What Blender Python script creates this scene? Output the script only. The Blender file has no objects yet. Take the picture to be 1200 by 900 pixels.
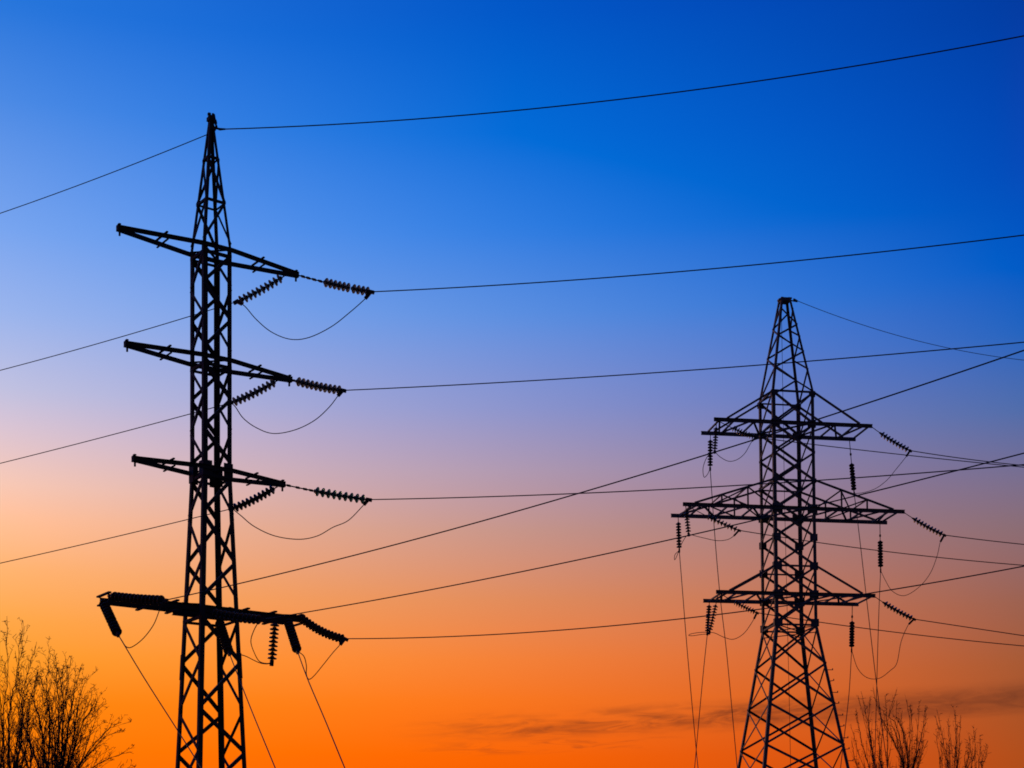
import bpy, math, random
from math import sin, cos, tan, radians, pi
from mathutils import Vector, Matrix

S = bpy.context.scene
C = S.collection

# ------------------------------------------------------------------ camera
F, HOR, PITCH, ROLL, CAMZ = 1855.4, 1058.66, 0.0416, 0.0077, 1.6   # focal length and horizon in 1200-px units
CY = HOR - F * tan(PITCH)
fw = Vector((0, cos(PITCH), sin(PITCH)))
up0 = Vector((0, -sin(PITCH), cos(PITCH)))
rt0 = Vector((1, 0, 0))
RT = rt0 * cos(ROLL) - up0 * sin(ROLL)
UP = rt0 * sin(ROLL) + up0 * cos(ROLL)
cam = bpy.data.cameras.new('camera')
cam.sensor_width = 36
cam.lens = F / 1200 * 36
cam.shift_y = (CY - 450) / 1200
cam.clip_end = 20000
co = bpy.data.objects.new('camera', cam)
C.objects.link(co)
m = Matrix((RT, UP, -fw)).transposed().to_4x4()
m.translation = (0, 0, CAMZ)
co.matrix_world = m
S.camera = co


def at(px, py, Y):
    """the point at distance Y seen at a place of the 1200x900 photograph"""
    d = RT * ((px - 600) / F) + UP * ((CY - py) / F) + fw
    return Vector((0, 0, CAMZ)) + d * (Y / d.y)


def row_of(p):
    q = Vector(p) - Vector((0, 0, CAMZ))
    return CY - F * q.dot(UP) / q.dot(fw)


# ------------------------------------------------------------------ world: dusk sky
W = bpy.data.worlds.new('World')
S.world = W
W.use_nodes = True
nt = W.node_tree
nt.nodes.clear()
N = nt.nodes.new
LK = nt.links.new


def lin(c):
    return tuple(((v / 255) / 12.92 if v / 255 <= 0.04045 else ((v / 255 + 0.055) / 1.055) ** 2.4) for v in c) + (1,)


def math_node(op, a=None, b=None, c=None):
    n = N('ShaderNodeMath')
    n.operation = op
    for i, v in enumerate((a, b, c)):
        if v is None:
            continue
        if isinstance(v, (int, float)):
            n.inputs[i].default_value = v
        else:
            LK(v, n.inputs[i])
    return n.outputs[0]


def ramp_node(fac, stops, interp='LINEAR'):
    n = N('ShaderNodeValToRGB')
    n.color_ramp.interpolation = interp
    el = n.color_ramp.elements
    stops = sorted(stops)
    while len(el) < len(stops):
        el.new(0.5)
    for e, (p, c) in zip(el, stops):
        e.position = p
        e.color = c
    LK(fac, n.inputs[0])
    return n.outputs[0]


SUN_AZ = -28.0        # degrees from the view axis, to the left
tc = N('ShaderNodeTexCoord')
sep = N('ShaderNodeSeparateXYZ')
LK(tc.outputs['Generated'], sep.inputs[0])
az = math_node('MULTIPLY', math_node('ARCTAN2', sep.outputs[0], sep.outputs[1]), 180 / pi)
elev = math_node('MULTIPLY', math_node('ARCSINE', sep.outputs[2]), 180 / pi)
dev = math_node('ABSOLUTE', math_node('SUBTRACT', az, SUN_AZ))
dev = math_node('MINIMUM', dev, math_node('SUBTRACT', 360.0, dev))
e01 = math_node('DIVIDE', elev, 90.0)


def elev_of(px, py):
    d = (at(px, py, 100) - Vector((0, 0, CAMZ))).normalized()
    return math.degrees(math.asin(d.z)) / 90


def dev_of(px):
    d = at(px, 500, 100)
    return abs(math.degrees(math.atan2(d.x, d.y)) - SUN_AZ)


COLS = {
    50: [(10, (36, 116, 219)), (121, (70, 135, 228)), (271, (115, 162, 239)), (371, (151, 178, 236)), (461, (190, 190, 223)),
         (501, (213, 193, 211)), (567, (243, 197, 181)), (611, (255, 190, 151)), (671, (255, 177, 110)), (725, (255, 166, 74)),
         (771, (255, 156, 44)), (821, (255, 136, 12)), (895, (255, 120, 0))],
    630: [(10, (0, 87, 199)), (160, (0, 108, 216)), (270, (48, 125, 225)), (370, (91, 142, 224)), (480, (140, 148, 204)),
          (551, (175, 152, 176)), (621, (198, 148, 137)), (701, (224, 139, 92)), (771, (243, 128, 56)), (821, (248, 117, 30)),
          (891, (248, 98, 0))],
    1172: [(10, (0, 62, 165)), (110, (0, 70, 178)), (202, (0, 78, 188)), (311, (0, 93, 200)), (391, (42, 102, 193)), (481, (84, 110, 172)),
           (571, (127, 111, 139)), (616, (141, 110, 118)), (707, (161, 99, 80)), (776, (173, 91, 52)), (833, (176, 84, 38)), (886, (181, 78, 26))]}
TOPC = {50: (8, 74, 180), 630: (0, 60, 165), 1172: (0, 40, 130)}
LOWC = {50: (240, 96, 0), 630: (225, 82, 4), 1172: (160, 62, 14)}
ramps = []
for px in (50, 630, 1172):
    st = [(elev_of(px, y), lin(c)) for y, c in COLS[px]]
    st += [(0.0, lin(LOWC[px])), (0.62, lin(TOPC[px])), (1.0, lin((0, 30, 105)))]
    ramps.append(ramp_node(e01, st))
back = ramp_node(e01, [(0.0, lin((34, 30, 40))), (0.12, lin((52, 44, 58))), (0.3, lin((26, 36, 66))), (1.0, lin((8, 28, 84)))])


def mix(fac, a, b, kind='MIX'):
    n = N('ShaderNodeMix')
    n.data_type = 'RGBA'
    n.blend_type = kind
    for sock, v in ((0, fac), (6, a), (7, b)):
        if isinstance(v, (int, float)):
            n.inputs[sock].default_value = v
        elif isinstance(v, tuple):
            n.inputs[sock].default_value = v
        else:
            LK(v, n.inputs[sock])
    return n.outputs[2]


def span(v, a, b, smooth=True):
    n = N('ShaderNodeMapRange')
    n.interpolation_type = 'SMOOTHSTEP' if smooth else 'LINEAR'
    n.inputs[1].default_value = a
    n.inputs[2].default_value = b
    LK(v, n.inputs[0])
    return n.outputs[0]


d0, d1, d2 = dev_of(50), dev_of(630), dev_of(1172)
tt = math_node('DIVIDE', math_node('SUBTRACT', dev, d0), d2 - d0)
tt = math_node('MAXIMUM', math_node('MINIMUM', tt, 1.15), -0.12)
t1 = math_node('SUBTRACT', 1.0, tt)


def vscale(col, f):
    n = N('ShaderNodeVectorMath')
    n.operation = 'SCALE'
    LK(col, n.inputs[0])
    LK(f, n.inputs['Scale'])
    return n.outputs[0]


def vop(op, a, b):
    n = N('ShaderNodeVectorMath')
    n.operation = op
    LK(a, n.inputs[0])
    if isinstance(b, tuple):
        n.inputs[1].default_value = b
    else:
        LK(b, n.inputs[1])
    return n.outputs[0]


# weights of the parabola through the three columns (t = 0, 0.5, 1)
w0 = math_node('MULTIPLY', t1, math_node('SUBTRACT', 1.0, math_node('MULTIPLY', tt, 2.0)))
w1 = math_node('MULTIPLY', 4.0, math_node('MULTIPLY', tt, t1))
w2 = math_node('MULTIPLY', tt, math_node('SUBTRACT', math_node('MULTIPLY', tt, 2.0), 1.0))
sky = vop('ADD', vop('ADD', vscale(ramps[0], w0), vscale(ramps[1], w1)), vscale(ramps[2], w2))
sky = vop('MAXIMUM', sky, (0.0, 0.0, 0.0))
sky = mix(span(dev, d2 + 5, 150), sky, back)

CL0, CL1 = 0.40, 0.62
# thin cloud streaks low over the horizon
band_e = math_node('ADD', elev, math_node('MULTIPLY', az, -0.028))      # the bank climbs a little to the right


def streaks(kx, ky, off, detail, lo, hi, dist):
    cv = N('ShaderNodeCombineXYZ')
    LK(math_node('MULTIPLY', az, kx), cv.inputs[0])
    LK(math_node('MULTIPLY', band_e, ky), cv.inputs[1])
    cv.inputs[2].default_value = off
    nz = N('ShaderNodeTexNoise')
    nz.inputs['Scale'].default_value = 1.0
    nz.inputs['Detail'].default_value = detail
    nz.inputs['Roughness'].default_value = 0.62
    nz.inputs['Distortion'].default_value = dist
    LK(cv.outputs[0], nz.inputs['Vector'])
    return span(nz.outputs[0], lo, hi)


band = math_node('MULTIPLY', span(band_e, 5.75, 6.35), span(band_e, 7.15, 6.5))
low = math_node('MULTIPLY', span(band_e, 5.3, 5.6), math_node('MULTIPLY', span(band_e, 6.05, 5.7), span(az, 7, 3)))
shape = math_node('MULTIPLY', streaks(0.16, 1.1, 3.7, 3, 0.33, 0.55, 0.3), math_node('ADD', 0.25, math_node('MULTIPLY', streaks(0.55, 3.4, 8.1, 7, 0.34, 0.66, 1.2), 0.75)))
wisp = math_node('MULTIPLY', streaks(0.45, 3.6, 1.3, 7, 0.48, 0.7, 1.2), 0.6)
cl = math_node('ADD', math_node('MULTIPLY', shape, band), math_node('MULTIPLY', wisp, low))
cl = math_node('MULTIPLY', cl, span(az, -5.0, 1.5))
bank = math_node('MULTIPLY', math_node('MULTIPLY', span(band_e, 5.75, 6.2), span(band_e, 7.2, 6.45)), span(az, 7.5, 13.5))
bank = math_node('MULTIPLY', bank, math_node('ADD', 0.45, math_node('MULTIPLY', streaks(0.7, 3.0, 5.5, 6, 0.3, 0.7, 0.8), 0.45)))
cl = math_node('MAXIMUM', cl, bank)
cl = math_node('MULTIPLY', cl, 0.95)
sky = mix(cl, sky, mix(0.66, sky, (0.050, 0.014, 0.012, 1)), 'MIX')

SUN_EL = 1.0
nis = N('ShaderNodeTexSky')
nis.sky_type = 'NISHITA'
nis.sun_disc = False
nis.sun_elevation = radians(SUN_EL)
nis.sun_rotation = radians(SUN_AZ)
bg1 = N('ShaderNodeBackground')
LK(sky, bg1.inputs[0])
bg1.inputs[1].default_value = 1.0
bg2 = N('ShaderNodeBackground')
LK(nis.outputs[0], bg2.inputs[0])
bg2.inputs[1].default_value = 0.001
ad = N('ShaderNodeAddShader')
LK(bg1.outputs[0], ad.inputs[0])
LK(bg2.outputs[0], ad.inputs[1])
wo = N('ShaderNodeOutputWorld')
LK(ad.outputs[0], wo.inputs[0])

sl = bpy.data.lights.new('sun', 'SUN')
sl.energy = 0.5
sl.angle = radians(0.5)
sl.color = (1.0, 0.5, 0.2)
so = bpy.data.objects.new('sun', sl)
C.objects.link(so)
sd = Vector((sin(radians(SUN_AZ)) * cos(radians(SUN_EL)), cos(radians(SUN_AZ)) * cos(radians(SUN_EL)), sin(radians(SUN_EL))))
so.rotation_euler = sd.to_track_quat('Z', 'Y').to_euler()
so.location = sd * 200

S.view_settings.view_transform = 'Standard'
S.view_settings.look = 'None'
S.view_settings.exposure = 0
S.view_settings.gamma = 1
S.render.film_transparent = False
S.cycles.filter_width = 1.75


# ------------------------------------------------------------------ materials
def material(name, c1, c2, scale=6.0, rough=0.6, metal=0.0, trans=0.0, bump=0.0, spec=0.5):
    mt = bpy.data.materials.new(name)
    mt.use_nodes = True
    t = mt.node_tree
    b = t.nodes['Principled BSDF']
    tx = t.nodes.new('ShaderNodeTexCoord')
    nn = t.nodes.new('ShaderNodeTexNoise')
    nn.inputs['Scale'].default_value = scale
    nn.inputs['Detail'].default_value = 5
    t.links.new(tx.outputs['Object'], nn.inputs['Vector'])
    r = t.nodes.new('ShaderNodeValToRGB')
    r.color_ramp.elements[0].position = 0.35
    r.color_ramp.elements[1].position = 0.65
    r.color_ramp.elements[0].color = tuple(c1) + (1,)
    r.color_ramp.elements[1].color = tuple(c2) + (1,)
    t.links.new(nn.outputs[0], r.inputs[0])
    t.links.new(r.outputs[0], b.inputs['Base Color'])
    b.inputs['Roughness'].default_value = rough
    b.inputs['Metallic'].default_value = metal
    b.inputs['Transmission Weight'].default_value = trans
    b.inputs['Specular IOR Level'].default_value = spec
    if bump:
        bp = t.nodes.new('ShaderNodeBump')
        bp.inputs['Strength'].default_value = bump
        t.links.new(nn.outputs[0], bp.inputs['Height'])
        t.links.new(bp.outputs[0], b.inputs['Normal'])
    return mt


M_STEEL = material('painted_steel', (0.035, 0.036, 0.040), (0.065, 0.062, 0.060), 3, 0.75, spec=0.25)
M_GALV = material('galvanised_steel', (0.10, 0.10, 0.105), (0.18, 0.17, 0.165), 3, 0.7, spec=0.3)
M_WIRE = material('weathered_aluminium', (0.045, 0.045, 0.048), (0.075, 0.073, 0.070), 40, 0.7, spec=0.3)
M_CAP = material('cast_iron', (0.03, 0.03, 0.03), (0.06, 0.05, 0.045), 20, 0.7, spec=0.3)
M_GLASS = material('insulator_glass', (0.36, 0.40, 0.31), (0.46, 0.48, 0.38), 10, 0.3, trans=0.4)
M_GREEN = material('green_insulator_glass', (0.12, 0.30, 0.20), (0.18, 0.38, 0.26), 10, 0.12, trans=0.55)
M_BROWN = material('brown_porcelain', (0.085, 0.052, 0.032), (0.15, 0.095, 0.06), 10, 0.3)
M_BARK = material('bark', (0.035, 0.024, 0.018), (0.075, 0.052, 0.038), 14, 0.9, bump=0.3)
M_TWIG = material('twig_bark', (0.05, 0.030, 0.020), (0.085, 0.052, 0.036), 10, 0.9)
M_CONC = material('concrete', (0.22, 0.21, 0.20), (0.33, 0.32, 0.30), 8, 0.9, bump=0.2)
M_SOIL = material('winter_meadow', (0.035, 0.032, 0.016), (0.09, 0.075, 0.04), 0.35, 0.95, bump=0.4)


for mt, c in ((M_GLASS, (0.62, 0.64, 0.54, 1)), (M_GREEN, (0.30, 0.58, 0.44, 1))):      # toughened glass lets some light through
    t = mt.node_tree
    tl = t.nodes.new('ShaderNodeBsdfTranslucent')
    tl.inputs[0].default_value = c
    mx = t.nodes.new('ShaderNodeMixShader')
    mx.inputs[0].default_value = 0.5
    out = [n for n in t.nodes if n.type == 'OUTPUT_MATERIAL'][0]
    t.links.new(t.nodes['Principled BSDF'].outputs[0], mx.inputs[1])
    t.links.new(tl.outputs[0], mx.inputs[2])
    t.links.new(mx.outputs[0], out.inputs[0])


# ------------------------------------------------------------------ mesh helpers
class MB:
    def __init__(self):
        self.v = []
        self.f = []

    def prism(self, a, b, poly, d1, d2):
        n = len(poly)
        o = len(self.v)
        for p in (a, b):
            for x, y in poly:
                self.v.append(p + d1 * x + d2 * y)
        for i in range(n):
            j = (i + 1) % n
            self.f.append((o + i, o + j, o + n + j, o + n + i))
        self.f.append(tuple(o + i for i in reversed(range(n))))
        self.f.append(tuple(o + n + i for i in range(n)))

    def frame(self, a, b, hint):
        t = (b - a).normalized()
        h = Vector(hint)
        d2 = (h - t * h.dot(t)).normalized()
        d1 = d2.cross(t).normalized()
        return d1, d2

    def bar(self, a, b, w, h, hint=(0, 0, 1)):
        a, b = Vector(a), Vector(b)
        d1, d2 = self.frame(a, b, hint)
        self.prism(a, b, [(-w / 2, -h / 2), (w / 2, -h / 2), (w / 2, h / 2), (-w / 2, h / 2)], d1, d2)

    def angle(self, a, b, s, t, d1, d2):
        a, b = Vector(a), Vector(b)
        self.prism(a, b, [(0, 0), (s, 0), (s, t), (t, t), (t, s), (0, s)], Vector(d1), Vector(d2))

    def face_angle(self, a, b, s, t, normal, off=0.0):
        """L-section lying on a face: one flange flat on the face, the other standing inward"""
        a, b = Vector(a), Vector(b)
        nrm = Vector(normal)
        d1, d2 = self.frame(a, b, nrm)
        o = d2 * off - d1 * (s / 2)
        self.prism(a + o, b + o, [(0, 0), (s, 0), (s, -t), (t, -t), (t, -s), (0, -s)], d1, d2)

    def channel(self, a, b, w, h, t, side):
        """U-section: web of height h, flanges of width w towards `side`"""
        a, b = Vector(a), Vector(b)
        d1, d2 = self.frame(a, b, (0, 0, 1))
        sg = 1 if d1.dot(Vector(side)) > 0 else -1
        y = h / 2
        poly = [(0, -y), (w, -y), (w, -y + t), (t, -y + t), (t, y - t), (w, y - t), (w, y), (0, y)]
        poly = [(x * sg, yy) for x, yy in poly]
        self.prism(a, b, poly, d1, d2)

    def tube(self, pts, rad, n=6):
        pts = [Vector(p) for p in pts]
        if isinstance(rad, (int, float)):
            rad = [rad] * len(pts)
        o = len(self.v)
        prev = None
        for i, p in enumerate(pts):
            t = (pts[min(i + 1, len(pts) - 1)] - pts[max(i - 1, 0)]).normalized()
            if prev is None:
                h = Vector((0, 0, 1)) if abs(t.z) < 0.9 else Vector((1, 0, 0))
            else:
                h = prev
            d = (h - t * h.dot(t)).normalized()
            prev = d
            e = t.cross(d)
            for k in range(n):
                a = 2 * pi * k / n
                self.v.append(p + (d * cos(a) + e * sin(a)) * rad[i])
        for i in range(len(pts) - 1):
            for k in range(n):
                j = (k + 1) % n
                self.f.append((o + i * n + k, o + i * n + j, o + (i + 1) * n + j, o + (i + 1) * n + k))
        self.f.append(tuple(o + k for k in reversed(range(n))))
        self.f.append(tuple(o + (len(pts) - 1) * n + k for k in range(n)))

    def lathe(self, prof, n=18):
        o = len(self.v)
        for r, z in prof:
            for k in range(n):
                a = 2 * pi * k / n
                self.v.append(Vector((max(r, 1e-4) * cos(a), max(r, 1e-4) * sin(a), z)))
        for i in range(len(prof) - 1):
            for k in range(n):
                j = (k + 1) % n
                self.f.append((o + i * n + k, o + i * n + j, o + (i + 1) * n + j, o + (i + 1) * n + k))
        self.f.append(tuple(o + k for k in reversed(range(n))))
        self.f.append(tuple(o + (len(prof) - 1) * n + k for k in range(n)))

    def plate(self, c, nrm, a, b, t):
        """rectangular plate centred at c: a wide, b high (z), t thick along nrm"""
        c = Vector(c)
        nrm = Vector(nrm).normalized()
        self.bar(c - nrm * t / 2, c + nrm * t / 2, a, b, (0, 0, 1))

    def build(self, name, mat, parent=None, smooth=False):
        me = bpy.data.meshes.new(name)
        me.from_pydata([tuple(v) for v in self.v], [], self.f)
        me.update()
        if smooth:
            for p in me.polygons:
                p.use_smooth = True
        me.materials.append(mat)
        o = bpy.data.objects.new(name, me)
        C.objects.link(o)
        if parent:
            o.parent = parent
        return o


def tag(o, label=None, cat=None, group=None, kind=None):
    if label:
        o['label'] = label
    if cat:
        o['category'] = cat
    if group:
        o['group'] = group
    if kind:
        o['kind'] = kind
    return o


def empty(name, loc, rz=0.0):
    o = bpy.data.objects.new(name, None)
    C.objects.link(o)
    o.location = loc
    o.rotation_euler = (0, 0, rz)
    o.empty_display_size = 0.2
    return o


# ------------------------------------------------------------------ ground
g = MB()
n = 60
for j in range(n + 1):
    for i in range(n + 1):
        fx = (i / n - 0.5) * 2
        fy = (j / n - 0.5) * 2
        x = math.copysign(abs(fx) ** 2.2, fx) * 5000
        y = math.copysign(abs(fy) ** 2.2, fy) * 5000
        r = math.hypot(x, y - 40)
        h = -0.02 - (0.0 if r < 130 else 0.5 * (1 - cos((r - 130) / 90.0)) * min(1, (r - 130) / 600))
        g.v.append(Vector((x, y, h)))
for j in range(n):
    for i in range(n):
        o = j * (n + 1) + i
        g.f.append((o, o + 1, o + n + 2, o + n + 1))
tag(g.build('ground', M_SOIL), kind='structure')

# ------------------------------------------------------------------ lattice tower helpers
CORN = [(-1, -1), (1, -1), (1, 1), (-1, 1)]          # near, right, far, left


def tower_local(root):
    return Matrix.Translation(root.location) @ Matrix.Rotation(root.rotation_euler[2], 4, 'Z')


def corner(i, hw, z, cx=0.0):
    return Vector((CORN[i][0] * hw, CORN[i][1] * hw, z))


def face_normal(i):
    return [Vector((0, -1, 0)), Vector((1, 0, 0)), Vector((0, 1, 0)), Vector((-1, 0, 0))][i]


def legs(root, hw_at, zs, s, t, mat, names='leg'):
    """four tapered corner angles; hw_at(z) half width; built in straight runs between the levels zs"""
    out = []
    for i, (sx, sy) in enumerate(CORN):
        mb = MB()
        for a, b in zip(zs[:-1], zs[1:]):
            mb.angle(corner(i, hw_at(a), a), corner(i, hw_at(b), b), s, t, (-sx, 0, 0), (0, -sy, 0))
        out.append(mb.build(names, mat, root))
    return out


# ------------------------------------------------------------------ left tower: slim, four storeys of arms on one side
LX, LY, LPH = -7.8068, 41.0, 0.6409
HW = 0.4021
ZT, Z1, Z2, Z3, Z4 = 22.40, 18.784, 15.847, 12.939, 9.27


def lhw(z):
    if z >= Z1:
        return HW + (0.045 - HW) * (z - Z1) / (ZT - Z1)
    if z >= Z3 - 0.15:
        return HW
    return HW + (Z3 - 0.15 - z) * 0.0365


LT = empty('lattice_pylon', (LX, LY, 0), LPH)
tag(LT, 'slim dark steel lattice pylon with spike top and three leaf-shaped arms', 'pylon', 'lattice pylons against the dusk sky')
legs(LT, lhw, [0.0, Z4 - 0.05, Z3 - 0.15, Z1], 0.122, 0.014, M_STEEL)

levels = [(Z1 - 0.10, 1)]
# (level list, parity of the first level)  parity 1: start at corner i+1
SECT = [([Z1 - 0.12, Z1 - 0.98, Z1 - 1.83, Z1 - 2.72], 1),
        ([Z2 - 0.15, Z2 - 1.00, Z2 - 1.86, Z2 - 2.70], 0),
        ([Z3 - 0.22, Z3 - 1.20, Z3 - 2.42, Z3 - 3.44], 1),
        ([Z4 - 0.22, Z4 - 1.36, Z4 - 2.62, Z4 - 3.72, Z4 - 4.95, Z4 - 6.25, Z4 - 7.6, Z4 - 9.0], 0)]
for i in range(4):
    mb = MB()
    nrm = face_normal(i)
    for lv, par in SECT:
        for k in range(len(lv) - 1):
            hi = (i + 1) % 4 if (k + par) % 2 == 1 else i
            lo = i if hi != i else (i + 1) % 4
            a = corner(hi, lhw(lv[k]), lv[k])
            b = corner(lo, lhw(lv[k + 1]), lv[k + 1])
            mb.face_angle(a + (b - a) * 0.04, b + (a - b) * 0.04, 0.088, 0.009, nrm, 0.010 + 0.003 * (k % 2))
    # horizontals at the arms
    for z in (Z1 - 0.16, Z2 - 0.18, Z3 - 0.2, Z4 - 0.26):
        mb.face_angle(corner(i, lhw(z), z), corner((i + 1) % 4, lhw(z), z), 0.075, 0.009, nrm, 0.004)
    mb.build('lattice_bracing', M_STEEL, LT)

# spike on top
pk = MB().build('peak', M_STEEL, LT) if False else None
mb = MB()
for i, (sx, sy) in enumerate(CORN):
    mb.angle(corner(i, lhw(Z1), Z1), corner(i, lhw(ZT), ZT), 0.072, 0.012, (-sx, 0, 0), (0, -sy, 0))
pk = mb.build('peak', M_STEEL, LT)
mb = MB()
zp0, zp1, zp2 = Z1 + 0.05, 20.08, 21.28
for i in range(4):
    nrm = face_normal(i)
    j = (i + 1) % 4
    for z in (zp1, zp2):
        mb.face_angle(corner(i, lhw(z), z), corner(j, lhw(z), z), 0.06, 0.008, nrm, 0.004)
    mb.face_angle(corner(j, lhw(zp1), zp1), corner(i, lhw(zp0 + 0.12), zp0 + 0.12), 0.06, 0.008, nrm, 0.010)
    mb.face_angle(corner(i, lhw(zp2), zp2), corner(j, lhw(zp1), zp1), 0.055, 0.008, nrm, 0.010)
mb.build('peak_bracing', M_STEEL, pk)
mb = MB()
mb.bar((0, 0, ZT - 0.32), (0, 0, ZT + 0.05), 0.12, 0.12, (0, 1, 0))
mb.bar((0, 0, ZT - 0.10), (0, 0, ZT + 0.00), 0.18, 0.16, (0, 1, 0))
mb.bar((-0.05, 0, ZT + 0.05), (-0.05, 0, ZT + 0.11), 0.07, 0.07, (0, 1, 0))
mb.bar((0.06, 0, ZT + 0.04), (0.06, 0, ZT + 0.13), 0.05, 0.05, (0, 1, 0))
mb.build('cap_bracket', M_STEEL, pk)

# leaf-shaped crossarms: two channel chords bent at the legs and meeting at the tips
for a_len, z in ((2.581, Z1), (2.371, Z2), (2.156, Z3)):
    arm = MB()
    e = 0.045
    for sy in (-1, 1):
        y0 = sy * (HW + 0.016)
        k0, k1, k2, k3 = Vector((-a_len, sy * e, z)), Vector((-HW, y0, z)), Vector((HW, y0, z)), Vector((a_len, sy * e, z))
        for p, q in ((k0, k1), (k1, k2), (k2, k3)):
            arm.channel(p, q, 0.05, 0.112, 0.010, (0, sy, 0))
    ao = arm.build('crossarm', M_STEEL, LT)
    for sx in (-1, 1):
        st = MB()
        for fr in (0.66, ):
            x = sx * (HW + (a_len - HW) * 0.45)
            yy = HW + (e - HW) * 0.45
            st.bar((x, -yy - 0.10, z + 0.09), (x, yy + 0.10, z + 0.09), 0.05, 0.035)
            st.bar((x + 0.02, -yy - 0.10, z - 0.09), (x + 0.02, yy + 0.10, z - 0.09), 0.04, 0.03)
            st.bar((x, -yy - 0.04, z - 0.10), (x, -yy - 0.04, z + 0.16), 0.03, 0.05)
            st.bar((x, yy + 0.04, z - 0.17), (x, yy + 0.04, z + 0.10), 0.03, 0.05)
        st.build('spacer', M_STEEL, ao)
        tp = MB()
        tp.bar((sx * (a_len - 0.16), 0, z), (sx * (a_len + 0.02), 0, z), 0.12, 0.15)
        tp.bar((sx * (a_len - 0.05), 0, z - 0.19), (sx * (a_len - 0.05), 0, z - 0.09), 0.04, 0.04, (0, 1, 0))
        tp.bar((sx * (a_len - 0.04), 0, z + 0.09), (sx * (a_len - 0.04), 0, z + 0.12), 0.06, 0.10, (0, 1, 0))
        tp.build('tip_plate', M_STEEL, ao)
    # plan bracing inside the body
    pl = MB()
    pl.bar((-HW, -HW, z - 0.02), (HW, HW, z - 0.02), 0.06, 0.03)
    pl.bar((-HW, HW, z + 0.03), (HW, -HW, z + 0.03), 0.06, 0.03)
    pl.build('plan_bracing', M_STEEL, ao)

# gusset plates at the waist below the third arm
for i in range(4):
    mb = MB()
    for fi in (i, (i - 1) % 4):
        nrm = face_normal(fi)
        along = Vector((-CORN[i][0], 0, 0)) if abs(nrm.y) > 0.5 else Vector((0, -CORN[i][1], 0))
        c = corner(i, HW + 0.004, Z3 - 0.02) + along * 0.11 + nrm * 0.012
        mb.plate(c, nrm, 0.26, 0.52 if i in (2, 3) else 0.4, 0.012)
    mb.build('gusset_plate', M_STEEL, LT)
    mb = MB()
    for z in (Z4 - 1.45, ):
        nrm = face_normal(i)
        c = corner(i, lhw(z), z)
        a, b = corner(i, lhw(z - 0.33), z - 0.33), corner(i, lhw(z + 0.33), z + 0.33)
        sx, sy = CORN[i]
        mb.angle(a + Vector((sx * .012, sy * .012, 0)), b + Vector((sx * .012, sy * .012, 0)), 0.11, 0.010, (-sx, 0, 0), (0, -sy, 0))
    mb.build('splice_plate', M_STEEL, LT)

# the flat lower arm: a pair of heavy channels
U0, U1, V4 = -2.92, 2.50, 0.25
arm = MB()
for sy in (-1, 1):
    arm.channel((U0, sy * V4, Z4), (U1, sy * V4, Z4), 0.06, 0.165, 0.012, (0, sy, 0))
    arm.channel((-0.95, sy * (V4 + 0.012), Z4 - 0.03), (0.62, sy * (V4 + 0.012), Z4 - 0.03), 0.07, 0.24, 0.012, (0, sy, 0))
ao = arm.build('lower_crossarm', M_STEEL, LT)
for x, ln in ((U0, 0.0), (-1.9, 0), (-1.1, 0), (0.9, 0), (1.7, 0), (U1, 0)):
    mb = MB()
    mb.bar((x, -V4 - 0.14, Z4 + 0.115), (x, V4 + 0.14, Z4 + 0.115), 0.08, 0.04)
    mb.bar((x, -V4 - 0.10, Z4 - 0.115), (x, V4 + 0.10, Z4 - 0.115), 0.08, 0.04)
    mb.build('batten', M_STEEL, ao)
mb = MB()
mb.bar((U0 + 0.1, -V4, Z4 + 0.11), (-1.6, V4, Z4 + 0.11), 0.06, 0.02)
mb.bar((-1.6, V4, Z4 + 0.112), (-HW, -V4, Z4 + 0.112), 0.06, 0.02)
mb.build('plan_bracing', M_STEEL, ao)
mb = MB()
mb.bar((HW, -V4, Z4 + 0.11), (1.3, V4, Z4 + 0.11), 0.06, 0.02)
mb.bar((1.3, V4, Z4 + 0.112), (U1 - 0.1, -V4, Z4 + 0.112), 0.06, 0.02)
mb.build('plan_bracing', M_STEEL, ao)
for i in range(4):
    mb = MB()
    c = corner(i, lhw(0), 0)
    mb.bar(c + Vector((0, 0, -0.3)), c + Vector((0, 0, 0.22)), 0.5, 0.5, (0, 1, 0))
    mb.build('footing', M_CONC, LT)

# ------------------------------------------------------------------ right tower: broad, square, three wide arms
RX, RY, RPH = 12.766, 72.0, 0.1621
K = 72 / 66
RW = 0.9074 * K


def rz(z):
    return 1.6 + (z - 1.6) * K


ZA, ZT2, Y1, YU, Y2, YK, Y3, YB = rz(27.08), rz(22.83), rz(21.476), rz(19.09), rz(17.897), rz(15.50), rz(14.309), rz(13.044)
TOPW = 0.22


def rhw(z):
    if z > ZT2:
        return RW + (TOPW - RW) * (z - ZT2) / (ZA - ZT2)
    if z >= YB:
        return RW
    return RW + (YB - z) * 0.1545


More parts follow.
